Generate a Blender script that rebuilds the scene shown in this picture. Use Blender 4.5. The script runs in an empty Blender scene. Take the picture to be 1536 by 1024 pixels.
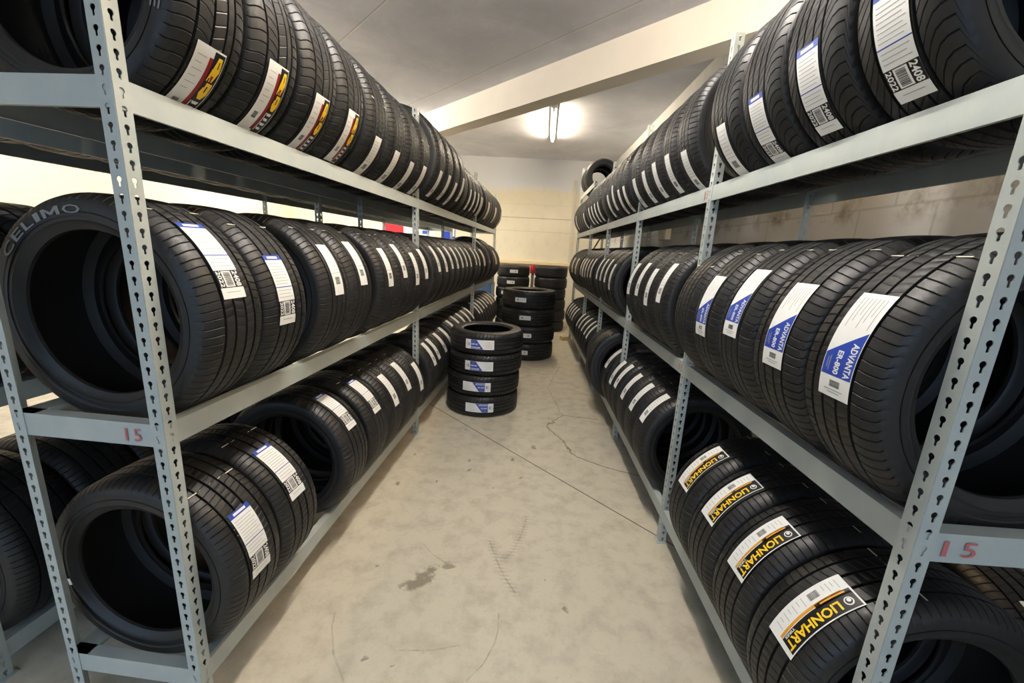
import bpy, bmesh, math, random
from mathutils import Vector, Matrix
random.seed(7)
S = bpy.context.scene
COL = S.collection
R = math.radians
# ------------------------------------------------------------------ camera (fitted)
CH, CF, CP, CYAW, CR = 1.5112, 604.0334, 0.2222, -0.0312, 0.0536
cp, sp, cy, sy = math.cos(CP), math.sin(CP), math.cos(CYAW), math.sin(CYAW)
fw = Vector((sy*cp, cy*cp, -sp)); rt = Vector((cy, -sy, 0)); up = rt.cross(fw)
rt2 = rt*math.cos(CR)+up*math.sin(CR); up2 = up*math.cos(CR)-rt*math.sin(CR)
cam = bpy.data.cameras.new('camera'); camo = bpy.data.objects.new('camera', cam); COL.objects.link(camo)
M = Matrix((rt2, up2, -fw)).transposed().to_4x4(); M.translation = (0, 0, CH); camo.matrix_world = M
cam.sensor_width = 36; cam.lens = CF/1536*36; cam.clip_start = .05; cam.clip_end = 100
S.camera = camo
S.view_settings.view_transform = 'Standard'; S.view_settings.look = 'None'
S.view_settings.gamma = 1; S.view_settings.exposure = 0.80; S.view_settings.use_curve_mapping = False

# ------------------------------------------------------------------ materials
def lin(c):
    return tuple((x/255/12.92 if x/255 <= .04045 else ((x/255+.055)/1.055)**2.4) for x in c)+(1,)
def mat(name, rgb, rough=.5, metal=0, spec=.5, emit=None, es=0):
    m = bpy.data.materials.new(name); m.use_nodes = True
    b = m.node_tree.nodes['Principled BSDF']
    b.inputs['Base Color'].default_value = lin(rgb); b.inputs['Roughness'].default_value = rough
    b.inputs['Metallic'].default_value = metal; b.inputs['Specular IOR Level'].default_value = spec
    if emit:
        b.inputs['Emission Color'].default_value = lin(emit); b.inputs['Emission Strength'].default_value = es
    return m
class NT:
    def __init__(s, m): s.t = m.node_tree; s.b = s.t.nodes['Principled BSDF']
    def n(s, ty, **k):
        q = s.t.nodes.new(ty)
        for a, v in k.items(): setattr(q, a, v)
        return q
    def l(s, a, b): s.t.links.new(a, b)
    def put(s, sock, v):
        if hasattr(v, 'is_output'): s.l(v, sock)
        else: sock.default_value = v
    def math(s, op, a, b=0, c=None, clamp=False):
        q = s.n('ShaderNodeMath', operation=op, use_clamp=clamp); s.put(q.inputs[0], a); s.put(q.inputs[1], b)
        if c is not None: s.put(q.inputs[2], c)
        return q.outputs[0]
    def noise(s, vec, scale, detail=4, rough=.55, dist=0):
        q = s.n('ShaderNodeTexNoise'); q.inputs['Scale'].default_value = scale; q.inputs['Detail'].default_value = detail
        q.inputs['Roughness'].default_value = rough; q.inputs['Distortion'].default_value = dist
        s.l(vec, q.inputs['Vector']); return q.outputs['Fac']
    def mix(s, f, a, b):
        q = s.n('ShaderNodeMix', data_type='RGBA'); s.put(q.inputs[0], f); s.put(q.inputs[6], a); s.put(q.inputs[7], b)
        return q.outputs[2]
    def ramp(s, f, lo, hi):
        q = s.n('ShaderNodeMapRange'); s.put(q.inputs[0], f); q.inputs[1].default_value = lo; q.inputs[2].default_value = hi
        return q.outputs[0]
    def pos(s, kind='Object'):
        return s.n('ShaderNodeTexCoord').outputs[kind]
    def xyz(s, v):
        q = s.n('ShaderNodeSeparateXYZ'); s.l(v, q.inputs[0]); return q.outputs
    def bump(s, h, st, d=.01):
        q = s.n('ShaderNodeBump'); q.inputs['Strength'].default_value = st; q.inputs['Distance'].default_value = d
        s.l(h, q.inputs['Height']); s.l(q.outputs[0], s.b.inputs['Normal'])
    def seg(s, X, Y, a, b):
        """distance in the XY plane to the segment a-b"""
        dx, dy = b[0]-a[0], b[1]-a[1]; L2 = dx*dx+dy*dy
        px = s.math('SUBTRACT', X, a[0]); py = s.math('SUBTRACT', Y, a[1])
        t = s.math('MULTIPLY_ADD', px, dx/L2, s.math('MULTIPLY', py, dy/L2), clamp=True)
        ex = s.math('SUBTRACT', px, s.math('MULTIPLY', t, dx)); ey = s.math('SUBTRACT', py, s.math('MULTIPLY', t, dy))
        return s.math('SQRT', s.math('MULTIPLY_ADD', ex, ex, s.math('MULTIPLY', ey, ey)))
    def poly(s, X, Y, pts):
        d = None
        for a, b in zip(pts[:-1], pts[1:]):
            q = s.seg(X, Y, a, b); d = q if d is None else s.math('MINIMUM', d, q)
        return d

RUB = mat('tyre_rubber', (40, 40, 40), .48, spec=.42)
q = NT(RUB); v = q.pos(); f = q.noise(v, 16, 5, .6); f2 = q.noise(v, 180, 2)
q.l(q.mix(f, lin((17, 17, 18)), lin((35, 34, 33))), q.b.inputs['Base Color'])
q.l(q.math('MULTIPLY_ADD', f, .30, .34), q.b.inputs['Roughness']); q.bump(f2, .12, .002)
RUB2 = mat('raised_lettering_rubber', (120, 120, 118), .55)
STEEL = mat('grey_green_painted_steel', (166, 172, 168), .42, spec=.5)
q = NT(STEEL); v = q.pos(); f = q.noise(v, 7, 6, .7); g = q.noise(v, 60, 2)
q.l(q.mix(q.ramp(f, .35, .75), lin((160, 168, 165)), lin((176, 180, 172))), q.b.inputs['Base Color']); q.bump(g, .06, .001)
WHITE = mat('label_white_paper', (226, 226, 222), .45)
BLUE = mat('label_blue_ink', (38, 66, 160), .4)
BLACK = mat('label_black_ink', (18, 18, 20), .4)
YEL = mat('label_yellow_ink', (240, 196, 40), .4)
ORG = mat('label_orange_ink', (214, 150, 50), .4)
REDI = mat('label_dark_red_ink', (140, 26, 30), .4)
GREY = mat('label_grey_print', (140, 140, 142), .5)
BEI = mat('label_faded_beige', (186, 176, 164), .5)
CHALK = mat('chalk_off_white', (205, 200, 180), .8)
CRAYON = mat('red_crayon', (182, 100, 98), .8)
PLASTW = mat('white_plastic', (226, 224, 214), .5)
RIVET = mat('zinc_rivet', (150, 150, 150), .3, metal=.8)

# ------------------------------------------------------------------ mesh helpers
class MB:
    def __init__(s): s.v = []; s.f = []; s.m = []
    def quad(s, pts, mi=0):
        i = len(s.v); s.v += [tuple(p) for p in pts]; s.f.append(tuple(range(i, i+len(pts)))); s.m.append(mi)
    def box(s, a, b, mi=0):
        x0, y0, z0 = a; x1, y1, z1 = b; i = len(s.v)
        s.v += [(x0,y0,z0),(x1,y0,z0),(x1,y1,z0),(x0,y1,z0),(x0,y0,z1),(x1,y0,z1),(x1,y1,z1),(x0,y1,z1)]
        for q_ in ((0,3,2,1),(4,5,6,7),(0,1,5,4),(1,2,6,5),(2,3,7,6),(3,0,4,7)):
            s.f.append(tuple(i+k for k in q_)); s.m.append(mi)
    def prism(s, poly, y0, y1, axis='y', mi=0):
        """extrude a 2D polygon: axis y -> poly is (x,z); axis x -> poly is (y,z); axis z -> poly (x,y)"""
        n = len(poly); i = len(s.v)
        for t in (y0, y1):
            for a, b in poly:
                s.v.append((a, t, b) if axis == 'y' else (t, a, b) if axis == 'x' else (a, b, t))
        s.f.append(tuple(i+k for k in range(n))); s.m.append(mi)
        s.f.append(tuple(i+n+k for k in reversed(range(n)))); s.m.append(mi)
        for k in range(n):
            s.f.append((i+k, i+(k+1) % n + 0, i+n+(k+1) % n, i+n+k)[::-1]); s.m.append(mi)
    def cyl(s, c, r, z0, z1, n=24, axis='z', mi=0, r2=None):
        r2 = r if r2 is None else r2
        i = len(s.v)
        for t, rr in ((z0, r), (z1, r2)):
            for k in range(n):
                a = 2*math.pi*k/n; u, w = c[0]+rr*math.cos(a), c[1]+rr*math.sin(a)
                s.v.append((u, w, t) if axis == 'z' else (u, t, w) if axis == 'y' else (t, u, w))
        s.f.append(tuple(i+k for k in range(n))[::-1]); s.m.append(mi); s.f.append(tuple(i+n+k for k in range(n))); s.m.append(mi)
        for k in range(n):
            s.f.append((i+k, i+(k+1) % n, i+n+(k+1) % n, i+n+k)); s.m.append(mi)
    def mesh(s, name, mats, smooth=False, sharp=None, fix=True):
        me = bpy.data.meshes.new(name); me.from_pydata(s.v, [], s.f)
        for m in (mats if isinstance(mats, (list, tuple)) else [mats]): me.materials.append(m)
        me.polygons.foreach_set('material_index', s.m)
        if fix:
            bm = bmesh.new(); bm.from_mesh(me); bmesh.ops.recalc_face_normals(bm, faces=bm.faces); bm.to_mesh(me); bm.free()
        if smooth:
            me.polygons.foreach_set('use_smooth', [True]*len(me.polygons))
            if sharp: me.set_sharp_from_angle(angle=R(sharp))
        me.update(); return me
def link(name, me, parent=None, loc=(0,0,0), rot=(0,0,0)):
    o = bpy.data.objects.new(name, me); COL.objects.link(o); o.location = loc; o.rotation_euler = rot
    if parent: o.parent = parent
    return o
def tag(o, label=None, cat=None, group=None, kind=None):
    if label: o['label'] = label
    if cat: o['category'] = cat
    if group: o['group'] = group
    if kind: o['kind'] = kind
    return o
def bevel(o, w=.002, n=2):
    m = o.modifiers.new('bevel', 'BEVEL'); m.width = w; m.segments = n; m.limit_method = 'ANGLE'; m.angle_limit = R(40); return o
def text_tris(body, size=1.0, bold=.026):
    cu = bpy.data.curves.new('lettering', 'FONT'); cu.body = body; cu.size = size; cu.resolution_u = 2; cu.offset = bold*size
    o = bpy.data.objects.new('lettering', cu); COL.objects.link(o)
    dg = bpy.context.evaluated_depsgraph_get(); dg.update()
    me = bpy.data.meshes.new_from_object(o.evaluated_get(dg))
    vs = [(v.co.x, v.co.y) for v in me.vertices]; fs = [tuple(p.vertices) for p in me.polygons]
    bpy.data.objects.remove(o); bpy.data.curves.remove(cu); bpy.data.meshes.remove(me)
    x0 = min(a for a, b in vs); x1 = max(a for a, b in vs); y0 = min(b for a, b in vs); y1 = max(b for a, b in vs)
    return [((a-x0)/(x1-x0), (b-y0)/(y1-y0)) for a, b in vs], fs

# ------------------------------------------------------------------ tyres
TR, TW, TB = .32, .222, .222      # outer radius, width, bead radius
def tyre_mesh(name, ribs, P=72, TR=TR, TW=TW, TB=TB, sub=4):
    """ribs: list of (a0, a1, depth_of_sipe, slope) across the tread in -1..1 ; gaps between ribs are grooves"""
    h = TW/2; prof = []             # (axial, radius, sipe depth, shift)
    tw = h*.90                       # tread half width
    def crown(a): return TR - .005*a*a - .011*(max(0, abs(a)-.70)/.30)**2
    side = TR-TB
    sidepts = [(.988, TR-.031, 0), (1.0, TR-.043, 0), (1.005, TR-.052, 0), (.985, TR-.056, 0), (1.0, TR-.064, 0), (1.0, TB+.042, 0), (.975, TB+.030, 0), (.985, TB+.024, 0), (.94, TB+.020, 0), (.90, TB+.010, 0), (.86, TB+.002, 0), (.80, TB, 0)]
    left = [(-k*h, r, 0, 0) for k, r, _ in reversed(sidepts)]
    # shoulder point
    left.append((-.955*h, TR-.0215, .0032, 0))
    prof += left
    for k, (a0, a1, dep, slope, curve) in enumerate(ribs):
        n = 4 if (a1-a0) > .3 else 2
        for j in range(n+1):
            a = a0+(a1-a0)*j/n; t = j/n
            sh = slope*t + curve*math.sin(math.pi*t)
            prof.append((a*tw, crown(a), dep*(1 if (0 < j < n or abs(a) > .9 or dep > .004) else .6), sh))
        if k < len(ribs)-1:
            b = ribs[k+1][0]; gd = .0085
            prof.append((a1*tw+.0012, crown(a1)-gd, 0, 0)); prof.append((b*tw-.0012, crown(b)-gd, 0, 0))
    prof.append((.955*h, TR-.0215, .0032, 0))
    prof += [(k*h, r, 0, 0) for k, r, _ in sidepts]
    # inner liner back
    inner = [(.74, TB+.003), (.78, TB+.02), (.90, TB+.040), (.93, TR-.05), (.80, TR-.027), (.5, TR-.022), (0, TR-.021)]
    prof += [(k*h, r, 0, 0) for k, r in inner] + [(-k*h, r, 0, 0) for k, r in reversed(inner[:-1])]
    frac = [0, .085, .17, .58][:4] if sub == 4 else [0, .12, .24]
    n = len(prof); mb = MB(); V = []
    offs = []
    for p in range(P):
        jit = .10*math.sin(p*2.4)+.06*math.sin(p*5.1)
        for q_, t in enumerate(frac): offs.append(((p+t+jit*.3)/P, q_ == 1))
    N = len(offs)
    for (t, sipe) in offs:
        for (a, r, d, sh) in prof:
            ang = 2*math.pi*(t+sh/P); rr = r-(d if sipe else 0)
            V.append((rr*math.cos(ang), a, rr*math.sin(ang)))
    F = []
    for i in range(N):
        for j in range(n):
            a, b = i*n+j, i*n+(j+1) % n; c, d = ((i+1) % N)*n+(j+1) % n, ((i+1) % N)*n+j
            F.append((a, b, c, d))
    mb.v = V; mb.f = F; mb.m = [0]*len(F)
    return mb.mesh(name, RUB, True, 32)
RIBS_A = [(-1, -.58, .0032, .25, .05), (-.50, -.23, .0010, .3, 0), (-.16, .16, .0010, -.3, 0), (.23, .50, .0010, .3, 0), (.58, 1, .0032, -.25, -.05)]
RIBS_B = [(-1, -.50, .0034, 1.8, -.4), (-.43, -.20, .0015, .9, .1), (-.14, .14, .0015, .8, .1), (.20, .43, .0015, .9, .1), (.50, 1, .0034, 1.8, .6)]
RIBS_C = [(-1, -.62, .0034, 0, 0), (-.55, -.22, .0016, .4, 0), (-.14, .14, .0014, .3, 0), (.22, .55, .0016, .4, 0), (.62, 1, .0034, 0, 0)]
RIBS_D = [(-1, -.58, .0036, .3, .15), (-.50, -.12, .0020, -.6, .2), (-.05, .28, .0018, .5, 0), (.34, .52, .0006, 0, 0), (.59, 1, .0036, -.3, .15)]
T_A = tyre_mesh('rib_tread_tyre', RIBS_A, 84)
T_B = tyre_mesh('sweeping_tread_tyre', RIBS_B, 66)
T_C = tyre_mesh('block_tread_tyre', RIBS_C, 88)
T_D = tyre_mesh('asymmetric_tread_tyre', RIBS_D, 68)
T_BIG = tyre_mesh('wide_tyre', RIBS_D, 64, TR=.347, TW=.21, TB=.222)
T_SUV = tyre_mesh('large_tyre', RIBS_C, 70, TR=.39, TW=.25, TB=.24)
T_TALLW = tyre_mesh('high_profile_tyre', RIBS_D, 60, TR=.32, TW=.25, TB=.185)
T_SM = tyre_mesh('small_tyre', RIBS_A, 76, TR=.300, TB=.21)
T_BIGS = tyre_mesh('tall_tyre', RIBS_A, 70, TR=.35, TW=.222, TB=.222)

# ------------------------------------------------------------------ stickers: art in (s down, t right), wrapped on the crown
def wrap_art(name, rects, texts, W, L, rad=TR, circ=()):
    mats = []; mb = MB()
    def mi(m):
        if m not in mats: mats.append(m)
        return mats.index(m)
    def P(s, t, lay):
        r = rad+.0012+.00030*lay; a = (L/2-s*L)/rad; return (r*math.cos(a), (t-.5)*W, r*math.sin(a))
    for (s0, s1, ta, tb, m, lay) in rects:      # ta,tb: (t at s0..s1) may be pairs for slants
        n = max(1, int(abs(s1-s0)*26)); k = mi(m)
        t0a, t0b = ta if isinstance(ta, tuple) else (ta, ta); t1a, t1b = tb if isinstance(tb, tuple) else (tb, tb)
        for i in range(n):
            u, w = i/n, (i+1)/n
            mb.quad([P(s0+(s1-s0)*u, t0a+(t0b-t0a)*u, lay), P(s0+(s1-s0)*w, t0a+(t0b-t0a)*w, lay),
                     P(s0+(s1-s0)*w, t1a+(t1b-t1a)*w, lay), P(s0+(s1-s0)*u, t1a+(t1b-t1a)*u, lay)], k)
    for (body, s0, s1, t0, t1, m, lay) in texts:
        vs, fs = text_tris(body); k = mi(m); i = len(mb.v)
        mb.v += [P(s0+(s1-s0)*a, t0+(t1-t0)*b, lay) for a, b in vs]
        for f_ in fs: mb.f.append(tuple(i+j for j in f_)); mb.m.append(k)
    for (sc, tc, rr, m, lay) in circ:
        k = mi(m); mb.quad([P(sc+rr/L*math.cos(2*math.pi*j/18), tc+rr/W*math.sin(2*math.pi*j/18), lay) for j in range(18)], k)
    me = mb.mesh(name, mats, fix=False)
    # orient outwards
    bm = bmesh.new(); bm.from_mesh(me)
    for f_ in bm.faces:
        c = f_.calc_center_median()
        if f_.normal.x*c.x+f_.normal.z*c.z < 0: f_.normal_flip()
    bm.to_mesh(me); bm.free(); return me
def edge_rim(L_=1):  # paper body (thin raised base)
    return [(0, 1, 0, 1, WHITE, 0)]
def barcode(s0, s1, t0, t1, lay, vert=True):
    out = []; rnd = random.Random(3); x = 0
    while x < 1:
        w = rnd.choice((.02, .035, .05)); out.append((s0+(s1-s0)*x, s0+(s1-s0)*min(1, x+w), t0, t1, BLACK, lay)); x += w+rnd.choice((.025, .04))
    return out
def lines(s0, s1, t0, t1, n, lay, m=GREY, along=False):
    out = []
    for i in range(n):
        c = (i+.5)/n
        if along: out.append((s0, s1-.06*(i % 3), t0+(t1-t0)*c-.008, t0+(t1-t0)*c+.008, m, lay))
        else: out.append((s0+(s1-s0)*c-.003, s0+(s1-s0)*c+.003, t0, t1-.1*(i % 2), m, lay))
    return out
def art_A(name, W=.088, L=.242, rad=TR):
    r = edge_rim()+[(.36, .60, (.98, .02), .98, BLUE, 1), (.60, .80, .02, .98, BLUE, 1)]
    r += lines(.05, .34, .12, .9, 7, 1, along=True)+barcode(.84, .90, .35, .68, 1)+[(.925, .932, .2, .8, GREY, 1), (.95, .957, .3, .7, GREY, 1)]
    t = [('ADVANTA', .47, .79, .72, .92, WHITE, 2), ('ER-800', .56, .78, .38, .56, WHITE, 2)]
    r += [(.62, .76, .20, .23, GREY, 2), (.64, .74, .13, .16, GREY, 2)]
    return wrap_art(name, r, t, W, L, rad)
def art_B(name, W=.082, L=.235, rad=TR, code='2408', code2='2022'):
    r = edge_rim()+[(0, .075, 0, 1, BLUE, 1), (.02, .055, .2, .8, WHITE, 2), (.46, .472, 0, 1, BLUE, 1)]
    r += lines(.11, .44, .08, .92, 8, 1)+lines(.49, .63, .08, .9, 3, 1)
    r += [(.66, .87, 0, 1, BLACK, 1), (.67, .86, .26, .66, WHITE, 2)]+barcode(.685, .845, .32, .60, 3)+[(.92, .926, .2, .8, GREY, 1)]
    t = [(code, .67, .86, .72, .95, WHITE, 3), (code2, .67, .86, .04, .22, WHITE, 3)]
    return wrap_art(name, r, t, W, L, rad)
def art_C(name, W=.090, L=.24):
    r = edge_rim()+[(.02, .98, .62, .98, BLACK, 1), (.10, .93, .50, .62, REDI, 1), (.06, .22, (.78, .70), (.92, .95), YEL, 2), (.20, .34, (.70, .66), (.95, .86), YEL, 2), (.36, .50, (.74, .68), (.94, .95), YEL, 2), (.50, .58, (.68, .76), (.95, .88), YEL, 2)]
    r += [(.27, .34, (.74, .78), (.84, .82), REDI, 3), (.30, .42, .70, .74, BLACK, 3), (.10, .18, .83, .86, BLACK, 3), (.40, .48, .80, .84, BLACK, 3)]
    r += [(.62+.08*i, .66+.08*i, (.70, .74), (.92-.04*(i % 2), .90), WHITE, 2) for i in range(4)]+[(.62, .93, .655, .685, WHITE, 2)]+barcode(.66, .76, .16, .36, 1)+lines(.08, .55, .1, .42, 6, 1)
    return wrap_art(name, r, [], W, L)
def art_D(name, W=.092, L=.232):
    r = edge_rim()+[(.02, .94, .52, .97, BLACK, 1), (.10, .94, .42, .50, ORG, 1), (.02, .42, .44, .58, BLACK, 1), (.08, .36, .47, .52, ORG, 2)]
    r += barcode(.30, .42, .12, .32, 1)+lines(.46, .90, .10, .36, 7, 1)+lines(.06, .26, .1, .36, 4, 1)
    t = [('LIONHART', .20, .93, .64, .90, YEL, 2), ('TIRES', .74, .90, .54, .61, WHITE, 2)]
    return wrap_art(name, r, t, W, L, TR, [(.11, .76, .011, WHITE, 2), (.11, .76, .008, BLACK, 3), (.105, .74, .005, WHITE, 4)])
def art_E(name, W=.070, L=.22, rad=TR):
    r = edge_rim()+lines(.08, .55, .12, .88, 7, 1)+barcode(.66, .80, .25, .75, 1)+[(.58, .588, .05, .95, GREY, 1)]
    return wrap_art(name, r, [], W, L, rad)
def art_F(name):
    return wrap_art(name, [(0, 1, 0, 1, BEI, 0)]+lines(.1, .9, .1, .9, 9, 1), [], .15, .24)
def art_line(name, rad=TR):
    rr = []
    for a0, a1 in ((.03, .20), (.25, .38), (.43, .57), (.62, .75), (.80, .97)): rr.append((0, 1, a0, a1, CHALK, 0))
    return wrap_art(name, rr, [], .178, .0035, rad-.0022)
ART = dict(A=art_A('diagonal_label'), B=art_B('blue_header_label'), C=art_C('yellow_logo_label'),
           D=art_D('black_yellow_label'), E=art_E('white_label'), F=art_F('faded_label'), G=art_E('tall_label', rad=.35), H=art_E('small_tyre_label', rad=.30))
ART_AS = art_A('stack_label', rad=.347, W=.085, L=.26); ART_ES = art_E('stack_small_label', rad=.39, W=.06, L=.16); ART_EF = art_E('far_label', rad=.33/.32*.32, W=.06, L=.15)
LINE = art_line('chalk_line'); LINEG = art_line('chalk_line', .35)

# ------------------------------------------------------------------ racks
sL = .0495; AL = -math.atan(sL)
XL, XR = -.9819, .7981
ZT, ZM, ZB = 1.8395, 1.0120, .198
DEPTH = .42; BH = .0648; FW = .0373; PITCH = .0381
def frameL(x, y, z): return (XL+x+sL*y, y-sL*x, z)
LY = [.9473, 3.0306, 5.3772, 7.341]
RY = [.7262, 1.9421, 3.1899, 4.4013, 5.6523, 7.177]
def keyhole_post(name, H=2.455):
    """L-shaped upright: flanges run to -x and to +y from the corner; keyhole slots all the way up"""
    mb = MB(); n = int(H/PITCH); N = 16
    def hole(k):
        # keyhole outline: round head on top, narrow tail below
        tail = {10: (-.0030, -.0022), 11: (-.0030, -.0108), 12: (0, -.0128), 13: (.0030, -.0108), 14: (.0030, -.0022)}
        if k in tail: return tail[k]
        a = 2*math.pi*k/N
        if k == 9: a = R(213)
        if k == 15: a = R(-33)
        return .0066*math.cos(a), .0045+.0066*math.sin(a)
    def rect(k):
        a = 2*math.pi*k/N; c, s_ = math.cos(a), math.sin(a); hw, hz = FW/2, PITCH/2
        # snap the diagonal samples to the corners
        if k % 4 == 2: return (hw if c > 0 else -hw), (hz if s_ > 0 else -hz)
        t = min(hw/abs(c) if abs(c) > 1e-6 else 9, hz/abs(s_) if abs(s_) > 1e-6 else 9); return c*t, s_*t
    for fl in (0, 1):
        for i in range(n):
            zc = i*PITCH+PITCH/2
            for k in range(N):
                a, b = k, (k+1) % N; ps = []
                for (x, z) in (hole(a), rect(a), rect(b), hole(b)):
                    if fl == 0: ps.append((x-FW/2, 0, z+zc))
                    else: ps.append((0, x+FW/2, z+zc))
                if fl == 1: ps = ps[::-1]
                mb.quad(ps)
    me = mb.mesh(name, STEEL, fix=False)
    bm = bmesh.new(); bm.from_mesh(me); bmesh.ops.remove_doubles(bm, verts=bm.verts, dist=1e-5); bm.to_mesh(me); bm.free()
    return me, n*PITCH
POST, PH = keyhole_post('upright_post')
POST_T, PHT = keyhole_post('tall_upright_post', 2.93)
def add_post(root, x, y, mirx=False, miry=False, me=None, parent_scale=1):
    o = link('upright_post', me or POST, root, (x, y, 0))
    o.scale = (-1 if mirx else 1, -1 if miry else 1, 1)
    m = o.modifiers.new('sheet', 'SOLIDIFY'); m.thickness = .0018; m.offset = 0
    return o
def foot(root, x, y):
    mb = MB(); mb.box((x-.028, y-.028, 0), (x+.028, y+.028, .004)); return link('foot_plate', mb.mesh('foot_plate', STEEL), root)
def beam_mesh(name, L, axis='y', g=.034):
    """angle beam running along +axis; face plane at 0, ledge going to -x (inwards) with a small step"""
    prof = [(0, 0), (0, -BH), (-.010, -BH), (-.010, -BH+.002), (-.002, -BH+.002), (-.002, -.004), (-.004, -.002), (-g+.002, -.002), (-g+.002, -.012), (-g, -.012), (-g, 0)]
    mb = MB(); mb.prism(prof, 0, L, 'y'); return mb.mesh(name, STEEL)
def rivets(root, x, y, z, nx):
    mb = MB()
    for dz in (-.018, -.018-PITCH*.9):
        mb.cyl((y, z+dz), .0055, x, x+.003*nx, 12, 'x')
    return link('rivet', mb.mesh('rivet', RIVET), root)
def make_rack(name, label, YS, inward, levels, loc, rot, group=None, end0=True, post_me=None, depth=.45):
    """local frame: aisle face at x=0, rack body towards x = -depth; mirrored (scale x -1) when inward=+1"""
    root = bpy.data.objects.new(name, None); COL.objects.link(root); root.location = loc; root.rotation_euler = (0, 0, rot)
    tag(root, label, 'shelving rack', group)
    s = inward                         # -1 : body to -x (left rack); +1 : body to +x (right rack)
    for i, y in enumerate(YS):
        last = False
        pm = post_me if i == len(YS)-1 else None; add_post(root, 0, y, mirx=(s > 0), miry=last, me=pm); add_post(root, s*depth, y, mirx=(s < 0), miry=last, me=pm)
        foot(root, s*.016, y+.016); foot(root, s*(depth-.016), y+.016)
        for z in levels:               # tie beam across the rack at every frame
            if i == 0 or i == len(YS)-1:
                o = link('end_beam', beam_mesh('end_beam', depth-.006), root, (s*.003, y+.0015, z))
                # beam runs along x: rotate so that its length goes into the body, face towards -y
                o.rotation_euler = (0, 0, R(90) if s < 0 else R(-90))
                if s < 0: o.scale = (-1, 1, 1)
                o.location = (s*.003, y+.0016, z)
    for a, b in zip(YS[:-1], YS[1:]):
        for z in levels:
            for side in (0, 1):
                m = beam_mesh('shelf_beam', b-a-.004, g=.034 if side == 0 else .064)
                x = s*.0016 if side == 0 else s*(depth-.0016)
                o = link('shelf_beam', m, root, (x, a+.003, z))
                flip = (s > 0) if side == 0 else (s < 0)
                o.scale = (-1 if flip else 1, 1, 1)
    return root
rackL = make_rack('steel_shelving_rack', 'long grey steel tyre rack along the left side of the aisle', LY, -1, [ZT, ZM, ZB], (XL, 0, 0), AL)
rackR = make_rack('steel_shelving_rack', 'long grey steel tyre rack along the right side of the aisle', RY, 1, [ZT, ZM, ZB], (XR, 0, 0), 0, post_me=POST_T)
R2X = -1.745
rackB = make_rack('steel_shelving_rack', 'grey steel tyre rack standing behind the left rack', [1.0, 3.10, 5.35, 7.3], -1, [ZT, ZM-.02, .13], (R2X, 0, 0), AL)
# extra high shelf in the last bay of the right rack, carried by a taller end frame
for side in (0, 1):
    m = beam_mesh('shelf_beam', RY[5]-RY[4]-.004, g=.034 if side == 0 else .064)
    o = link('shelf_beam', m, rackR, (.0016 if side == 0 else .45-.0016, RY[4]+.003, 2.452)); o.scale = (-1 if side == 0 else 1, 1, 1)
# cross brace on the far end of the right rack
mb = MB()
for z0, z1 in ((1.05, 1.80),):
    mb.prism([(0, z0), (.028, z0), (.42, z1), (.392, z1)], 7.225, 7.229, 'y')
link('diagonal_brace', mb.mesh('diagonal_brace', STEEL), rackR, (0.0, 0, 0))

# crayon numbers on beams
def crayon(body, parent, origin, dx, dz, w, h, name='crayon_number'):
    o, dx, dz = Vector(origin), Vector(dx), Vector(dz); n = len(body)
    for k, ch in enumerate(body):
        vs, fs = text_tris(ch, 1, .004); mb = MB(); ww = .30 if ch == '1' else .85
        mb.v += [tuple(o+dx*((k+a*ww*.9)*w/n)+dz*(b*h)) for a, b in vs]
        mb.f += [tuple(f_) for f_ in fs]; mb.m += [0]*len(fs)
        ob = link('crayon_digit', mb.mesh('crayon_digit', CRAYON), parent); tag(ob, 'red handwritten digit')
crayon('15', rackL, (-.115, LY[0]-.0006, ZM-.052), (1, 0, 0), (0, 0, 1), .052, .036)
crayon('15', rackR, (.055, RY[0]-.0006, ZM-.050), (1, 0, 0), (0, 0, 1), .075, .034)
crayon('15', rackR, (-.0008, RY[1]+.075, ZM-.052), (0, -1, 0), (0, 0, 1), .045, .036)
crayon('15', rackR, (-.0008, RY[1]+.075, ZT-.052), (0, -1, 0), (0, 0, 1), .045, .036)

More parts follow.
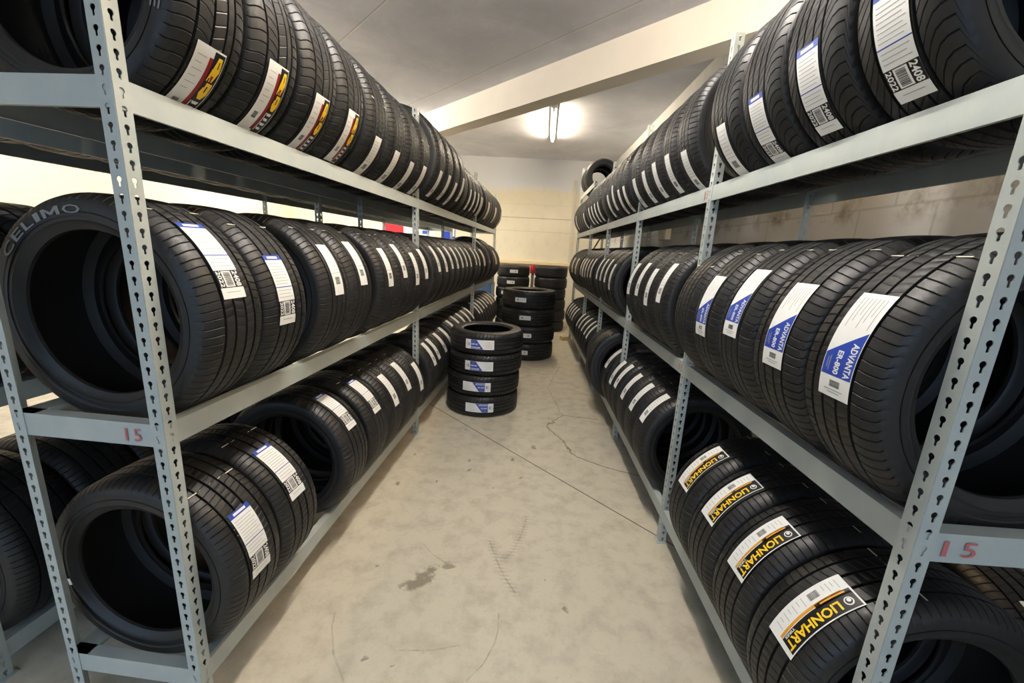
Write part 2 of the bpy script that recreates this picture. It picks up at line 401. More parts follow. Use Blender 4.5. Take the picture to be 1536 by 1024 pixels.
# ------------------------------------------------------------------ placing tyres
ORD = ['', 'first', 'second', 'third', 'fourth', 'fifth', 'sixth', 'seventh', 'eighth', 'ninth', 'tenth', 'eleventh', 'twelfth', 'thirteenth', 'fourteenth', 'fifteenth', 'sixteenth']
STICK = dict(A='blue-diagonal label', B='blue-headed label', C='red and yellow label', D='black and yellow label', E='narrow white label', F='wide faded label', G='narrow white label', H='narrow white label', N='no label')
PARTN = dict(A='label_sticker')
def place(side, row, lvl, specs, posts, railname, rack, R0=TR):
    """specs: (Y, sticker, angle, mesh, dY of sticker, extras)"""
    specs = [list(s_) for s_ in specs]
    for k, s_ in enumerate(specs):
        for p in posts:
            hw = .122
            if s_[0]+hw > p-.004 and s_[0]-hw < p+FW+.004:
                s_[0] = p-.004-hw if s_[0] < p+FW/2 else p+FW+.004+hw
    ys = [s_[0] for s_ in specs]
    cnt = {}
    for i, sp_ in enumerate(specs):
        y, st, ang, me = sp_[:4]; ex = sp_[4] if len(sp_) > 4 else {}
        big = me is T_BIGS; rad = .35 if big else .30 if me is T_SM else TR
        gap = min([abs(y-o) for j, o in enumerate(ys) if j != i] or [1])
        w = min(.232, gap-.003, ex.get('w', .232)); sc = w/TW
        half = DEPTH/2-.035
        zc = lvl+math.sqrt(rad*rad-half*half)+ex.get('dz', 0)+.0035
        dx = ex.get('dx', 0)
        if side == 'L': loc = frameL(-DEPTH/2+dx, y, zc); rz = AL
        elif side == 'B':
            loc = (R2X-DEPTH/2+sL*y, y, zc); rz = AL
        else: loc = (XR+DEPTH/2+dx, y, zc); rz = math.pi
        rz += ex.get('rz', 0)
        o = link('tyre', me, None, loc, (0, 0, rz)); o.scale = (1, sc, 1)
        # roll the casing about its own axle (unseen seam positions differ)
        bay = sum(1 for p in posts if p < y); bay = max(1, bay); cnt[bay] = cnt.get(bay, 0)+1
        lab = 'black tyre with %s, %s past the %s upright, %s' % (STICK[st], ORD[cnt[bay]], ORD[bay], railname)
        if st == 'N': lab = 'unlabelled black tyre, %s past the %s upright, %s' % (ORD[cnt[bay]], ORD[bay], railname)
        tag(o, lab, 'tyre', row)
        if st != 'N':
            am = ART['G'] if big else ART[st]
            c = link('label_sticker', am, o, (0, ex.get('dy', 0)/sc*(1 if side != 'R' else -1), 0), (0, -R(ang), 0)); c.scale = (1, 1/sc, 1)
            tag(c, STICK[st])
        if ex.get('line'):
            c = link('chalk_line', LINEG if big else LINE, o, (0, 0, 0), (0, -R(ex['line']), 0)); tag(c, 'thin off-white chalk line across the tread')
        sp_obj.append((row, o))
sp_obj = []
def fill(y0, y1, st, ang, me, step=.222, **ex):
    out = []; n = max(1, int(round((y1-y0)/step)));
    for i in range(n): out.append((y0+(y1-y0)*i/n, st, ang+random.uniform(-4, 4), me, dict(ex)))
    return out
A, B, C_, D_ = T_A, T_B, T_C, T_D
LM = [(1.118, 'B', 31, A, dict(line=63, dy=-.01)), (1.352, 'B', 11, A, dict(line=55, dy=-.025)), (1.675, 'E', 21, A, dict(line=58, dy=.0)), (1.91, 'E', 25, A, dict(line=58)),
      (2.24, 'E', 19, C_, dict(line=58)), (2.475, 'E', 25, C_, dict(line=60)), (2.70, 'E', 14, C_, dict(line=60)), (2.925, 'E', 19, C_, dict(line=60)),
      (3.26, 'E', 25, A), (3.49, 'E', 23, A), (3.71, 'E', 26, A), (3.93, 'E', 25, A), (4.15, 'E', 25, A), (4.37, 'E', 26, A), (4.59, 'E', 24, A), (4.93, 'E', 26, C_), (5.16, 'E', 23, C_),
      (5.50, 'F', 22, C_), (5.76, 'N', 0, T_BIGS), (6.02, 'E', 25, A), (6.26, 'N', 0, T_BIGS), (6.50, 'E', 24, A), (6.73, 'F', 20, A), (6.96, 'N', 0, A), (7.19, 'E', 24, A)]
LT = [(1.145, 'C', -46, D_), (1.385, 'C', -35, D_), (1.635, 'C', -36, D_), (1.87, 'C', -32, D_), (2.14, 'E', -36, A, dict(line=12)), (2.40, 'E', -37, A), (2.65, 'E', -38, A), (2.89, 'E', -34, A, dict(line=12)),
      (3.20, 'E', -32, T_BIGS), (3.45, 'E', -30, T_BIGS), (3.70, 'E', -33, T_BIGS, dict(line=0)), (3.94, 'E', -20, T_BIGS), (4.22, 'N', 0, C_), (4.45, 'E', -20, C_), (4.68, 'E', -18, C_), (4.91, 'E', -16, C_), (5.14, 'F', -20, C_)]
LT += [(5.50+.232*i, ['N', 'F', 'N'][i % 3], -18, C_) for i in range(8)]
LB = [(1.105, 'B', 16, C_, dict(line=58, dy=-.01)), (1.345, 'B', 38, C_, dict(line=75, dy=-.01)), (1.815, 'B', 49, A), (2.085, 'B', 44, C_, dict(line=70)), (2.33, 'E', 32, C_, dict(line=70)), (2.57, 'E', 35, C_, dict(line=70)), (2.80, 'E', 20, C_),
      (3.20, 'E', 34, A), (3.44, 'H', 37, T_SM, dict(dx=-.008, dz=.008)), (3.68, 'H', 38, T_SM, dict(dx=-.008, dz=.008)), (3.92, 'H', 42, T_SM, dict(dx=-.008, dz=.008)), (4.15, 'E', 43, A), (4.40, 'E', 46, A), (4.63, 'E', 45, A), (4.87, 'E', 45, A), (5.10, 'E', 50, A),
      (5.50, 'E', 50, C_), (5.73, 'E', 48, C_), (5.97, 'E', 52, C_), (6.20, 'E', 50, C_), (6.44, 'E', 55, C_), (6.67, 'F', 50, C_), (6.91, 'F', 50, C_), (7.14, 'E', 48, C_)]
RT = [(.975, 'B', -28, B), (1.225, 'B', -28, B, dict(dy=0)), (1.475, 'B', -34, B), (1.72, 'E', -36, B), (2.095, 'E', -37, C_), (2.335, 'E', -31, C_), (2.565, 'E', -30, C_), (2.79, 'E', -31, C_), (3.03, 'E', -32, C_),
      (3.30, 'E', -32, C_), (3.54, 'E', -32, C_), (3.77, 'E', -20, A), (4.0, 'E', -29, A), (4.27, 'N', 0, A), (4.55, 'E', -28, C_), (4.78, 'E', -27, C_), (5.0, 'E', -28, C_), (5.23, 'E', -27, C_), (5.46, 'N', 0, C_),
      (5.84, 'H', -26, T_SM), (6.07, 'N', -20, T_SM), (6.30, 'N', -20, T_SM), (6.53, 'N', 0, T_SM), (6.76, 'H', -20, T_SM), (6.99, 'N', 0, T_SM)]
RM = [(.885, 'A', 12, A, dict(line=55, dy=-.012)), (1.125, 'A', 13, A, dict(line=60, dy=-.015)), (1.36, 'A', 19, A, dict(line=60)), (1.59, 'A', 11, A, dict(line=55)), (1.81, 'N', 0, A, dict(line=40)),
      (2.145, 'E', 20, C_, dict(line=55)), (2.365, 'E', 12, C_, dict(line=55)), (2.58, 'E', 18, C_, dict(line=55)), (2.79, 'E', 16, C_, dict(line=55)),
      (3.47, 'E', 10, A, dict(line=55)), (3.70, 'E', 18, A), (3.92, 'E', 18, A), (4.14, 'E', 18, A), (4.56, 'E', 16, C_), (4.79, 'E', 14, C_), (5.02, 'E', 12, C_), (5.25, 'F', 12, C_), (5.48, 'E', 12, C_),
      (5.80, 'N', 0, A), (6.04, 'F', 10, A), (6.28, 'N', 0, A), (6.52, 'F', 10, A), (6.76, 'N', 0, A), (7.0, 'E', 14, A)]
RB = [(.89, 'D', 38, C_, dict(line=80, dy=-.02, w=.222)), (1.115, 'D', 38, C_, dict(line=85, dy=-.01)), (1.335, 'D', 42, C_, dict(line=85)), (1.56, 'D', 40, C_, dict(line=85)),
      (2.225, 'E', 40, A, dict(line=75)), (2.45, 'E', 36, A, dict(line=72)), (2.68, 'E', 34, A, dict(line=72)), (2.91, 'E', 34, A), (3.10, 'E', 30, A, dict(w=.18)), (3.345, 'E', 39, A),
      (3.62, 'N', 0, T_BIGS, dict(dx=-.07, dz=.031)), (4.0, 'N', 0, A), (4.25, 'N', 0, A), (4.52, 'E', 38, C_), (4.76, 'E', 39, C_), (5.0, 'E', 38, C_), (5.24, 'E', 36, C_), (5.47, 'E', 33, C_), (5.80, 'N', 0, A), (6.04, 'E', 30, A), (6.28, 'E', 28, A), (6.52, 'E', 28, A), (6.76, 'E', 27, A), (7.0, 'E', 27, A)]
place('L', 'tyres on the top shelf of the left rack', ZT, LT, LY, 'left rack top shelf', rackL)
place('L', 'tyres on the middle shelf of the left rack', ZM, LM, LY, 'left rack middle shelf', rackL)
place('L', 'tyres on the bottom shelf of the left rack', ZB, LB, LY, 'left rack bottom shelf', rackL)
place('R', 'tyres on the top shelf of the right rack', ZT, RT, RY, 'right rack top shelf', rackR)
place('R', 'tyres on the middle shelf of the right rack', ZM, RM, RY, 'right rack middle shelf', rackR)
place('R', 'tyres on the bottom shelf of the right rack', ZB, RB, RY, 'right rack bottom shelf', rackR)
BY = [1.0, 3.10, 5.35, 7.3]
place('B', 'tyres on the top shelf of the rack behind', ZT, fill(1.18, 5.2, 'N', 0, C_, .25), BY, 'top shelf of rack behind left', rackB)
place('B', 'tyres on the middle shelf of the rack behind', ZM-.02, [(1.16, 'N', 0, D_), (1.40, 'N', 0, D_), (1.64, 'N', 0, D_), (1.88, 'N', 0, D_)]+fill(2.2, 5.2, 'N', 0, A, .25), BY, 'middle shelf of rack behind left', rackB)
place('B', 'tyres on the bottom shelf of the rack behind', .13, [(1.165, 'N', 0, C_), (1.40, 'N', 0, C_), (1.64, 'N', 0, C_), (1.88, 'N', 0, C_), (2.12, 'N', 0, C_), (2.36, 'N', 0, C_), (2.6, 'N', 0, C_)], BY, 'bottom shelf of rack behind left', rackB)
tyre_at = {}
for row, o in sp_obj: tyre_at.setdefault(row, []).append(o)
# high shelf tyres
half = DEPTH/2-.035
for (y, lab) in ((6.50, 'nearer of two black tyres up on the high shelf at the right rack far end'), (6.80, 'rearmost black tyre up on the high shelf at the right rack far end')):
    o = link('tyre', T_TALLW, None, (XR+DEPTH/2, y, 2.452+math.sqrt(.256**2-half*half)+.004), (0, 0, math.pi)); o.scale = (.8, 1.05, .8); tag(o, lab, 'tyre', 'tyres on the high shelf')
# tyres standing on the floor flat against the right wall behind the rack
for k, y in enumerate((.50, 1.16, 1.82)):
    o = link('tyre', T_C, None, (1.49, y, TR+.001), (0, 0, R(90))); tag(o, 'unlabelled tyre standing against the right wall behind the rack, %s from the front' % ORD[k+1], 'tyre', 'tyres against the right wall')
    if k == 1: tag(o, 'tyre with white label standing against the right wall behind the rack', 'tyre')
    if k == 1:
        c = link('label_sticker', ART['E'], o, (0, 0, 0), (0, -R(135), 0)); tag(c, 'narrow white label')
# raised sidewall lettering, bent round the face (face towards -y)
def side_text(body, parent, a0, a1, r0, r1, name='raised_lettering', yoff=None, m=RUB2):
    mb = MB(); y = -(TW/2*1.006+.0006); wd = {'I': .35, 'M': 1.15, 'O': 1.1, 'C': 1.0, 'L': .75, 'E': .8}; gap = .22
    tot = sum(wd.get(c, .9) for c in body)+gap*(len(body)-1); x0 = 0
    def P_(a, b):
        ang = R(a0+(a1-a0)*a); r = r0+(r1-r0)*b; return (r*math.cos(ang), y, r*math.sin(ang))
    for ch in body:
        w = wd.get(ch, .9); lay = lambda a, b: P_((x0+a*w)/tot, b)
        if ch == 'M':
            for pq in (((0, 0), (.2, 0), (.2, 1), (0, 1)), ((.8, 0), (1, 0), (1, 1), (.8, 1)), ((.2, 1), (.2, .68), (.44, .1), (.56, .34)), ((.8, .68), (.8, 1), (.44, .34), (.56, .1))):
                mb.quad([lay(*p) for p in pq])
        else:
            vs, fs = text_tris(ch, 1, .004); i = len(mb.v); mb.v += [lay(a, b) for a, b in vs]
            mb.f += [tuple(i+k for k in f_) for f_ in fs]; mb.m += [0]*len(fs)
        x0 += w+gap
    me = mb.mesh(name, m, fix=False); o = link(name, me, parent); md = o.modifiers.new('relief', 'SOLIDIFY'); md.thickness = .0012; md.offset = 0
    tag(o, 'raised grey lettering on the sidewall'); return o
t0 = tyre_at['tyres on the middle shelf of the left rack'][0]
side_text('CELIMO', t0, 148, 88, .262, .283)
t1 = tyre_at['tyres on the top shelf of the left rack'][0]
side_text('VE', t1, -2, -22, .262, .285)
# small paper tags inside the open tyres
def tagbit(parent, ang, r, y, w, h):
    mb = MB(); mb.box((-w/2, -.0006, -h/2), (w/2, .0006, h/2)); a = R(ang)
    o = link('paper_tag', mb.mesh('paper_tag', WHITE), parent, (r*math.cos(a), y, r*math.sin(a)), (0, -a, 0)); tag(o, 'tiny white paper tag')
tb = tyre_at['tyres on the bottom shelf of the left rack'][0]
tagbit(tb, 192, .252, -(TW/2*1.003+.0008), .010, .022)

# ------------------------------------------------------------------ floor stacks (tyres lying flat)
def stack(x, y, n, me, rad, h, group, lab, stickers, jit, cat='tyre'):
    for i in range(n):
        j = jit[i] if i < len(jit) else (0, 0)
        o = link('tyre', me, None, (x+j[0], y+j[1], h*(i+.5)+.001), (R(90), 0, 0)); tag(o, '%s, %s' % (lab, ['bottom tyre', 'second tyre from the floor', 'third tyre from the floor', 'fourth tyre from the floor', 'fifth tyre from the floor', 'sixth tyre from the floor'][i]), 'tyre', group)
        o.scale = (1, h/(TWs[me.name])*.985, 1)
        if i in stickers:
            m, a, fl = stickers[i]
            # tyre axle is vertical now; sticker faces the world direction at angle a
            c = link('label_sticker', m, o, (0, 0, 0), (R(180) if fl else 0, -R(a) if fl else -R(a), 0)); c.scale = (1, 1/o.scale[1], 1); tag(c, 'white label')
TWs = {T_BIG.name: .21, T_SUV.name: .25, T_C.name: TW, T_A.name: TW}
# with rot x 90: local x -> world x, local z -> world -y ; angle a about the axle: dir = (cos a, -sin a) in world xy
ST = {3: (ART_AS, 95, True), 2: (ART_AS, 95, True), 1: (ART_AS, 95, False), 0: (ART_AS, 88, False)}
stack(-.372, 3.77, 4, T_BIG, .347, .197, 'tyres in the near floor stack', 'black tyre in the nearest floor stack', ST, [(-.012, 0), (-.005, .004), (.01, 0), (.012, -.004)])
mbl = wrap_art('chalk_stripe', [(0, 1, 0, 1, CHALK, 0)], [], .15, .003, .3535)
stack(.03, 5.86, 4, T_SUV, .39, .245, 'tyres in the second floor stack', 'large black tyre in the middle floor stack', {0: (ART_ES, 98, False), 1: (ART_ES, 94, False), 2: (ART_ES, 96, True), 3: (ART_ES, 108, True)}, [(0, 0), (.01, .0), (-.0, .01), (.005, 0)])
stack(-.295, 8.0, 6, T_A, .32, .205, 'tyres in the far left floor stack', 'black tyre in the far left stack by the back wall', {5: (ART_EF, 86, False), 4: (ART_EF, 96, False), 3: (ART_EF, 112, False)}, [(0, 0), (.01, 0), (0, 0), (-.01, 0), (.005, 0), (0, 0)])
stack(.44, 8.0, 6, T_C, .32, .208, 'tyres in the far right floor stack', 'black tyre in the far right stack by the back wall', {}, [(0, 0), (.01, 0), (0, 0), (-.01, 0), (.005, 0), (.0, 0)])

# ------------------------------------------------------------------ room
H = 3.39; WX0, WX1, WY0, WY1 = -5.2, 1.65, -2.6, 9.0
FLOOR = mat('beige_concrete', (176, 168, 150), .55, spec=.3)
q = NT(FLOOR); v = q.pos('Object'); X, Y, Z = q.xyz(v)
f1 = q.noise(v, 1.3, 6, .6); f2 = q.noise(v, 9, 5, .65); f3 = q.noise(v, 60, 3, .6)
col = q.mix(f1, lin((186, 178, 158)), lin((205, 197, 176)))
col = q.mix(q.ramp(f2, .45, .75), col, lin((168, 160, 142)))
col = q.mix(q.math('MULTIPLY', q.ramp(f3, .55, .8), .25), col, lin((130, 122, 106)))
wob = q.n('ShaderNodeTexNoise'); wob.inputs['Scale'].default_value = 14; wob.inputs['Detail'].default_value = 3; q.l(v, wob.inputs['Vector'])
wx = q.math('MULTIPLY', q.math('SUBTRACT', wob.outputs['Fac'], .5), .09); Xw = q.math('ADD', X, wx); Yw = q.math('ADD', Y, q.math('MULTIPLY', wx, -.8))
def darken(mask, rgb, amt):
    global col
    col = q.mix(q.math('MULTIPLY', mask, amt), col, lin(rgb))
# saw-cut joint (45 degrees to the aisle)
d = q.math('ABSOLUTE', q.math('MULTIPLY', q.math('SUBTRACT', q.math('ADD', X, Y), 2.797), .7071))
j = q.ramp(d, .006, .003)
darken(j, (96, 88, 76), .95)
d = q.math('ABSOLUTE', q.math('MULTIPLY', q.math('SUBTRACT', q.math('SUBTRACT', Y, X), 4.47), .7071))
# crack
d = q.poly(Xw, Yw, [(.86, 2.62), (.62, 2.72), (.44, 2.84), (.36, 3.10), (.24, 3.34), (.40, 3.62), (.74, 3.58)])
darken(q.ramp(d, .009, .002), (98, 88, 72), .8)
d = q.poly(Xw, Yw, [(.40, 3.62), (.30, 4.4), (.52, 5.4)]); darken(q.ramp(d, .007, .002), (110, 100, 84), .5)
# oil stain
d = q.poly(Xw, Yw, [(-.455, 1.53), (-.37, 1.61)]); nz = q.noise(v, 22, 5, .7)
darken(q.math('MULTIPLY', q.ramp(q.math('MULTIPLY_ADD', nz, .14, q.math('SUBTRACT', d, .07)), .045, .015), 1), (112, 100, 80), .75)
d = q.poly(Xw, Yw, [(-.33, 1.655), (-.30, 1.67)]); darken(q.ramp(q.math('MULTIPLY_ADD', nz, .12, q.math('SUBTRACT', d, .06)), .03, .01), (112, 100, 80), .65)
# tyre skid prints
wv = q.n('ShaderNodeTexWave'); wv.inputs['Scale'].default_value = 14; wv.bands_direction = 'Y'; q.l(v, wv.inputs['Vector'])
for pts in ([(-.118, 1.847), (-.072, 1.719), (-.026, 1.618), (.025, 1.535)], [(.076, 2.073), (.051, 1.928), (.009, 1.797), (-.032, 1.732)]):
    d = q.poly(X, Y, pts); dd = q.math('ADD', d, q.math('MULTIPLY', nz, .02))
    darken(q.math('MULTIPLY', q.ramp(dd, .04, .018), q.ramp(wv.outputs['Fac'], .4, .9)), (128, 118, 100), .35)
    darken(q.math('MULTIPLY', q.ramp(d, .005, .001), q.ramp(nz, .35, .55)), (110, 100, 84), .5)
for pts in ([(-.72, 1.36), (-.702, 1.296), (-.645, 1.191), (-.566, 1.101)], [(-.039, 1.418), (-.035, 1.35), (-.045, 1.283), (-.08, 1.20), (-.133, 1.137)], [(-.461, 1.795), (-.4, 1.73), (-.333, 1.684)], [(-.403, 1.225), (-.277, 1.236), (-.179, 1.266)]):
    d = q.poly(X, Y, pts); darken(q.math('MULTIPLY', q.ramp(d, .005, .001), q.ramp(nz, .35, .6)), (120, 110, 94), .5)
for (dx_, dy_, dr) in ((-.338, 2.533, .020), (-.352, 2.659, .016), (-.759, 2.691, .016), (-.753, 2.299, .018), (-.519, 2.360, .014), (-.038, 2.712, .026), (.127, 2.922, .026), (.254, 1.455, .011), (-.632, 1.611, .009), (.036, 2.471, .018), (-.143, 2.330, .014), (-.525, 1.176, .013), (-.426, 1.172, .007), (.161, 1.617, .006), (-.444, 3.161, .015), (-.730, 3.727, .02)):
    d = q.seg(Xw, Yw, (dx_, dy_), (dx_+.004, dy_+dr)); darken(q.ramp(q.math('MULTIPLY_ADD', nz, dr*1.2, d), dr*1.35, dr*.8), (104, 94, 76), .7)
# spots
vo = q.n('ShaderNodeTexVoronoi'); vo.inputs['Scale'].default_value = 2.6; q.l(v, vo.inputs['Vector'])
darken(q.math('MULTIPLY', q.ramp(q.math('MULTIPLY_ADD', f3, .05, vo.outputs['Distance']), .075, .05), q.ramp(f2, .5, .6)), (104, 94, 78), .8)
q.l(col, q.b.inputs['Base Color']); q.l(q.math('MULTIPLY_ADD', f2, .25, .42), q.b.inputs['Roughness']); q.bump(f3, .15, .003)

WALLF = mat('painted_block_wall', (222, 214, 192), .7, spec=.2)
q = NT(WALLF); v = q.pos('Object'); X, Y, Z = q.xyz(v)
col = q.mix(q.noise(v, 1.6, 4), lin((240, 232, 210)), lin((232, 222, 194)))
col = q.mix(q.math('MULTIPLY', q.ramp(q.noise(v, 6, 5, .7), .5, .8), .35), col, lin((196, 186, 158)))
band = q.ramp(q.math('MULTIPLY_ADD', q.noise(v, 2, 3), .3, Z), 2.85, 3.0)  # cooler light towards the wall top, put into the colour
col = q.mix(band, col, lin((228, 230, 234)))
for zz, hw, am in ((2.205, .012, .55), (1.93, .008, .3), (2.48, .006, .2)):
    m_ = q.ramp(q.math('ABSOLUTE', q.math('SUBTRACT', Z, zz)), hw, hw*.4); col = q.mix(q.math('MULTIPLY', m_, am), col, lin((150, 138, 110)))
q.l(col, q.b.inputs['Base Color']); q.bump(q.noise(v, 40, 3), .12, .004)
WALLR = mat('painted_grey_wall', (190, 190, 186), .75, spec=.2)
q = NT(WALLR); v = q.pos('Object'); X, Y, Z = q.xyz(v)
col = q.mix(q.noise(v, 1.5, 5, .6), lin((220, 222, 222)), lin((196, 198, 198)))
sm = q.math('MULTIPLY', q.ramp(q.noise(v, 5, 4, .7), .5, .7), q.ramp(q.math('ABSOLUTE', q.math('SUBTRACT', Z, 1.80)), .10, .02)); col = q.mix(q.math('MULTIPLY', sm, .8), col, lin((120, 106, 84)))
br = q.n('ShaderNodeTexBrick'); br.inputs['Scale'].default_value = 1; br.inputs['Mortar Size'].default_value = .006; br.inputs['Brick Width'].default_value = .4; br.inputs['Row Height'].default_value = .2
mp = q.n('ShaderNodeCombineXYZ'); q.l(Y, mp.inputs[0]); q.l(Z, mp.inputs[1]); q.l(mp.outputs[0], br.inputs['Vector'])
col = q.mix(q.math('MULTIPLY', br.outputs['Fac'], .35), col, lin((150, 148, 142)))
q.l(col, q.b.inputs['Base Color']); q.bump(br.outputs['Fac'], .2, .003)
WALLL = mat('white_painted_wall', (222, 208, 184), .75, spec=.2)
CEIL = mat('grey_ceiling_board', (190, 190, 192), .8, spec=.15)
q = NT(CEIL); v = q.pos('Object'); X, Y, Z = q.xyz(v)
col = q.mix(q.ramp(q.noise(v, .9, 6, .6, 1), .3, .7), lin((196, 198, 208)), lin((222, 224, 232)))
col = q.mix(q.math('MULTIPLY', q.ramp(q.noise(v, 7, 6, .75, .5), .52, .75), .35), col, lin((240, 240, 242)))
col = q.mix(q.math('MULTIPLY', q.ramp(q.noise(v, 26, 5, .8), .60, .72), .45), col, lin((246, 246, 246)))
for c_, s_ in ((4.30, 1), (2.42, 1), (.54, 1)):
    d = q.math('ABSOLUTE', q.math('SUBTRACT', q.math('ADD', X, Y), c_)); col = q.mix(q.math('MULTIPLY', q.ramp(d, .014, .006), q.ramp(q.noise(v, 3, 4), .3, .6)), col, lin((226, 224, 220)))
    d = q.math('ABSOLUTE', q.math('SUBTRACT', q.math('ADD', X, Y), c_-.02)); col = q.mix(q.math('MULTIPLY', q.ramp(d, .008, .003), .5), col, lin((110, 108, 104)))
q.l(col, q.b.inputs['Base Color']); q.bump(q.noise(v, 3, 5, .6), .25, .02)
BEAM = mat('cream_painted_beam', (222, 214, 200), .7, spec=.2)
q = NT(BEAM); v = q.pos('Object')
col = q.mix(q.noise(v, 2.5, 4), lin((226, 218, 204)), lin((212, 204, 188)))
vo = q.n('ShaderNodeTexVoronoi'); vo.inputs['Scale'].default_value = 4; q.l(v, vo.inputs['Vector'])
col = q.mix(q.math('MULTIPLY', q.ramp(vo.outputs['Distance'], .09, .05), q.ramp(q.noise(v, 2, 2), .52, .6)), col, lin((120, 104, 84)))
q.l(col, q.b.inputs['Base Color'])
WOOD = mat('pale_wood_ledge', (236, 216, 172), .6)
PAVE = mat('outside_paving', (150, 148, 144), .9)

def struct(name, mb, m):
    o = link(name, mb.mesh(name, m)); o['kind'] = 'structure'; return o
mb = MB(); mb.box((WX0, WY0, -.15), (WX1, WY1, 0)); struct('floor', mb, FLOOR)
mb = MB(); mb.box((WX0, WY0, H), (WX1, WY1, H+.15)); struct('ceiling', mb, CEIL)
mb = MB(); mb.box((WX0-.2, WY1, -.15), (WX1+.2, WY1+.2, H+.15)); struct('wall_back', mb, WALLF)
mb = MB(); mb.box((WX1, WY0, -.15), (WX1+.2, WY1, H+.15)); struct('wall_right', mb, WALLR)
mb = MB(); mb.box((WX0-.2, WY0, -.15), (WX0, WY1, H+.15)); struct('wall_left', mb, WALLL)
# front wall with a wide open bay door behind the camera
mb = MB(); mb.box((WX0-.2, WY0-.2, 3.0), (WX1+.2, WY0, H+.15)); mb.box((WX0-.2, WY0-.2, -.15), (WX0+.3, WY0, 3.0)); mb.box((WX1-.25, WY0-.2, -.15), (WX1+.2, WY0, 3.0)); struct('wall_front', mb, WALLL)
mb = MB(); mb.box((-14, -18, -.2), (12, WY0-.2, -.02)); struct('floor_outside', mb, PAVE)
# diagonal ceiling beam : front face on x+y=4.754
mb = MB(); c0, c1 = 4.754, 5.06; xa, xb = -4.2, WX1
mb.prism([(xa, c0-xa), (xb, c0-xb), (xb, c1-xb), (xa, c1-xa)], 3.085, H, 'z'); struct('trim_1', mb, BEAM)
# wall-ceiling strip on the right and back wall ledge
mb = MB(); mb.box((-.9, WY1-.09, 1.24), (WX1-.3, WY1, 1.30)); struct('trim_2', mb, WOOD)
mb = MB(); mb.box((.84, WY1-.03, 1.3), (.90, WY1, 3.0)); struct('trim_3', mb, BEAM)

# ------------------------------------------------------------------ lamps
TUBE = mat('fluorescent_tube', (255, 244, 222), .4, emit=(255, 232, 190), es=1)
HOUS = mat('white_lamp_housing', (225, 225, 222), .5)
def lamp(x, y, ln, label, power, color, rz=0, n=1):
    r = bpy.data.objects.new('ceiling_lamp', None); COL.objects.link(r); r.location = (x, y, H); r.rotation_euler = (0, 0, rz); tag(r, label, 'ceiling lamp')
    mb = MB(); mb.prism([(-.05, 0), (.05, 0), (.035, -.045), (-.035, -.045)], -ln/2, ln/2, 'y'); link('housing', mb.mesh('housing', HOUS), r)
    mb = MB(); mb.cyl((0, -.068), .016, -ln/2+.03, ln/2-.03, 16, 'y'); tm = mat('fluorescent_tube', (255, 244, 222), .4, es=power, emit=(255, 255, 255)); tm.node_tree.nodes['Principled BSDF'].inputs['Emission Color'].default_value = color+(1,); link('tube', mb.mesh('tube', tm, True, 40), r)
    mb = MB()
    for s in (-1, 1): mb.box((-.016, s*(ln/2-.015)-.012, -.088), (.016, s*(ln/2-.015)+.012, -.044))
    link('tube_holder', mb.mesh('tube_holder', HOUS), r)
    return r
lamp(.235, 6.55, 1.5, 'bright bare tube lamp on the ceiling beyond the diagonal beam', 150, (1, .84, .62), -.04)
lamp(-.05, 1.55, 1.5, 'tube lamp on the ceiling over the near end of the aisle', 255, (1, .93, .84))
lamp(1.38, 1.95, 1.5, 'tube lamp on the ceiling between the right rack and the wall', 85, (1, .66, .30))
lamp(-3.6, 3.2, 1.5, 'added unseen tube lamp over the left side of the garage', 300, (1, .95, .90))  # fixture added out of view for its light
lamp(-3.2, 7.0, 1.5, 'added unseen tube lamp at the far left of the garage', 420, (1, .95, .88))  # added out of view to brighten the back wall

# ------------------------------------------------------------------ small things
def poster(x, z, w, h, label, build, y=None):
    o = bpy.data.objects.new('wall_sign', None); COL.objects.link(o); o.location = (x, WY1-.004, z); tag(o, label, 'sign'); build(o, w, h); return o
RED = mat('sign_red', (186, 30, 44), .5); SB = mat('sign_blue', (44, 84, 190), .5); SB2 = mat('sign_deep_blue', (30, 60, 180), .5)
def sheet(o, x0, x1, z0, z1, m, y, name):
    mb = MB(); mb.box((x0, y-.002, z0), (x1, y, z1)); return link(name, mb.mesh(name, m), o)
def p1(o, w, h):
    sheet(o, 0, w, 0, h, WHITE, 0, 'board'); sheet(o, 0, w*.62, h*.30, h, RED, -.003, 'red_panel'); sheet(o, w*.35, w, 0, h*.45, SB, -.006, 'blue_panel')
def p2(o, w, h):
    sheet(o, 0, w, 0, h, WHITE, 0, 'board')
    for k, (a, b) in enumerate(((.72, .86), (.48, .62), (.24, .38))):
        sheet(o, w*(.12+.1*k), w*(.62+.08*(k % 2)), h*a, h*b, SB, -.003, 'blue_mark')
def p3(o, w, h):
    sheet(o, 0, w, 0, h, SB2, 0, 'board'); sheet(o, w*.62, w*.95, h*.45, h*.85, WHITE, -.003, 'white_mark')
poster(-3.24, 1.52, .75, .52, 'red, white and blue sign on the back wall, seen over the left rack', p1)
poster(-2.50, 1.64, .44, .50, 'white sign with blue marks on the back wall beside the red one', p2)
poster(-1.94, 1.52, .30, .48, 'deep blue sign on the back wall, rightmost of the three signs', p3)
# dark cabinet edge between the two signs
DARK = mat('dark_grey_paint', (48, 50, 50), .6)
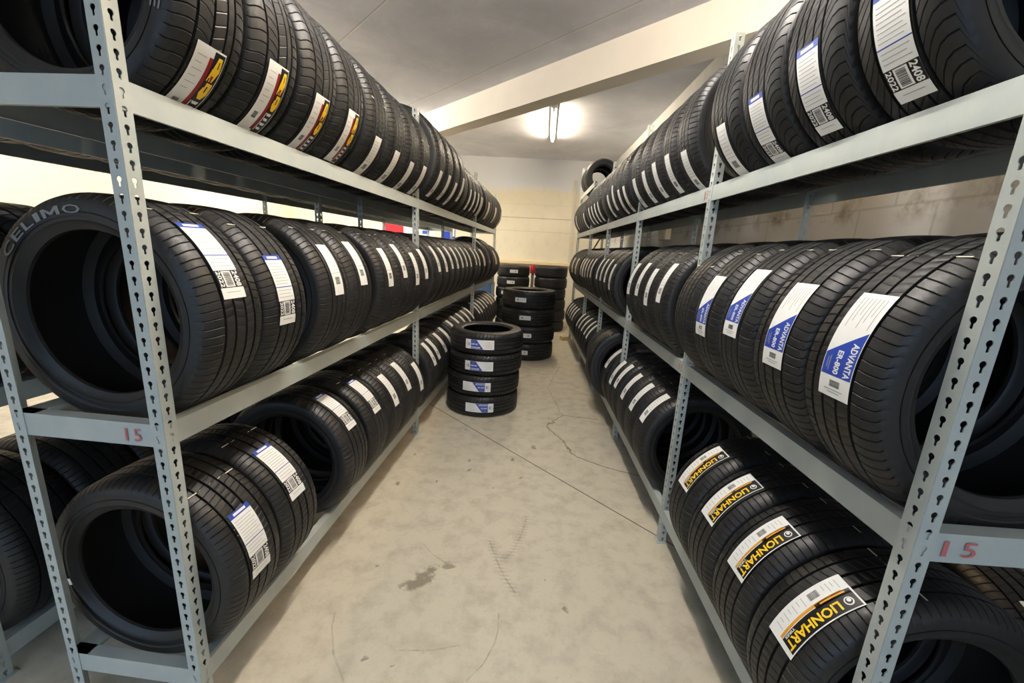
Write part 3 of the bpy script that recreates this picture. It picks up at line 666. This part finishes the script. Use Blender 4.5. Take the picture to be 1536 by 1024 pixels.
# blue drum behind the far end of the left rack
DRUM = mat('blue_plastic', (70, 110, 160), .45)
mb = MB(); prof = [(.0, 0), (.26, 0), (.28, .02), (.28, .30), (.29, .31), (.29, .33), (.28, .34), (.28, .60), (.29, .61), (.29, .63), (.28, .64), (.28, .88), (.25, .92), (.25, .95), (.0, .95)]
n = 36
for k in range(n):
    a0, a1 = 2*math.pi*k/n, 2*math.pi*(k+1)/n
    for (r0, z0), (r1, z1) in zip(prof[:-1], prof[1:]):
        ps = [(r0*math.cos(a0), r0*math.sin(a0), z0), (r0*math.cos(a1), r0*math.sin(a1), z0), (r1*math.cos(a1), r1*math.sin(a1), z1), (r1*math.cos(a0), r1*math.sin(a0), z1)]
        if r0 == 0: ps = [ps[0], ps[2], ps[3]]
        if r1 == 0: ps = ps[:3]
        mb.quad(ps)
me = mb.mesh('plastic_drum', DRUM, True, 40)
bm = bmesh.new(); bm.from_mesh(me); bmesh.ops.remove_doubles(bm, verts=bm.verts, dist=1e-5); bmesh.ops.recalc_face_normals(bm, faces=bm.faces); bm.to_mesh(me); bm.free()
o = link('plastic_drum', me, None, (-.93, 7.95, 0)); tag(o, 'blue plastic drum standing past the far end of the left rack', 'drum')
# red-topped pole between the far stacks
r = bpy.data.objects.new('marker_pole', None); COL.objects.link(r); r.location = (.085, 8.25, 0); tag(r, 'grey pole with a red top between the two far tyre stacks', 'pole')
GP = mat('grey_pole_paint', (130, 130, 128), .5)
mb = MB(); mb.cyl((0, 0), .03, 0, 1.08, 20); mb.cyl((0, 0), .10, 0, .012, 24); link('pole', mb.mesh('pole', GP, True, 40), r)
mb = MB(); mb.cyl((0, 0), .055, 1.08, 1.24, 20); link('red_cap', mb.mesh('red_cap', RED, True, 40), r)
# electrical box on the right wall
r = bpy.data.objects.new('electrical_box', None); COL.objects.link(r); r.location = (WX1, 5.12, 1.86); tag(r, 'small white electrical box on the right wall behind the rack', 'electrical box')
mb = MB(); mb.box((-.07, -.14, -.13), (0, .14, .13)); bevel(link('housing', mb.mesh('housing', PLASTW), r), .006)
mb = MB(); mb.box((-.076, -.12, -.11), (-.071, .12, .11)); bevel(link('cover', mb.mesh('cover', PLASTW), r), .002)
# cardboard scrap on the floor by the far right rack
CARD = mat('cardboard', (200, 176, 128), .8)
mb = MB(); mb.box((-.06, -.05, 0), (.06, .05, .07)); o = bevel(link('cardboard_box', mb.mesh('cardboard_box', CARD), None, (.70, 7.05, 0), (0, 0, .5)), .003); tag(o, 'small cardboard piece on the floor at the far end of the aisle', 'cardboard')

# ------------------------------------------------------------------ daylight through the open bay
W = bpy.data.worlds.new('daylight'); S.world = W; W.use_nodes = True
bg = W.node_tree.nodes['Background']; bg.inputs[0].default_value = (.52, .72, 1, 1); bg.inputs[1].default_value = 1.25
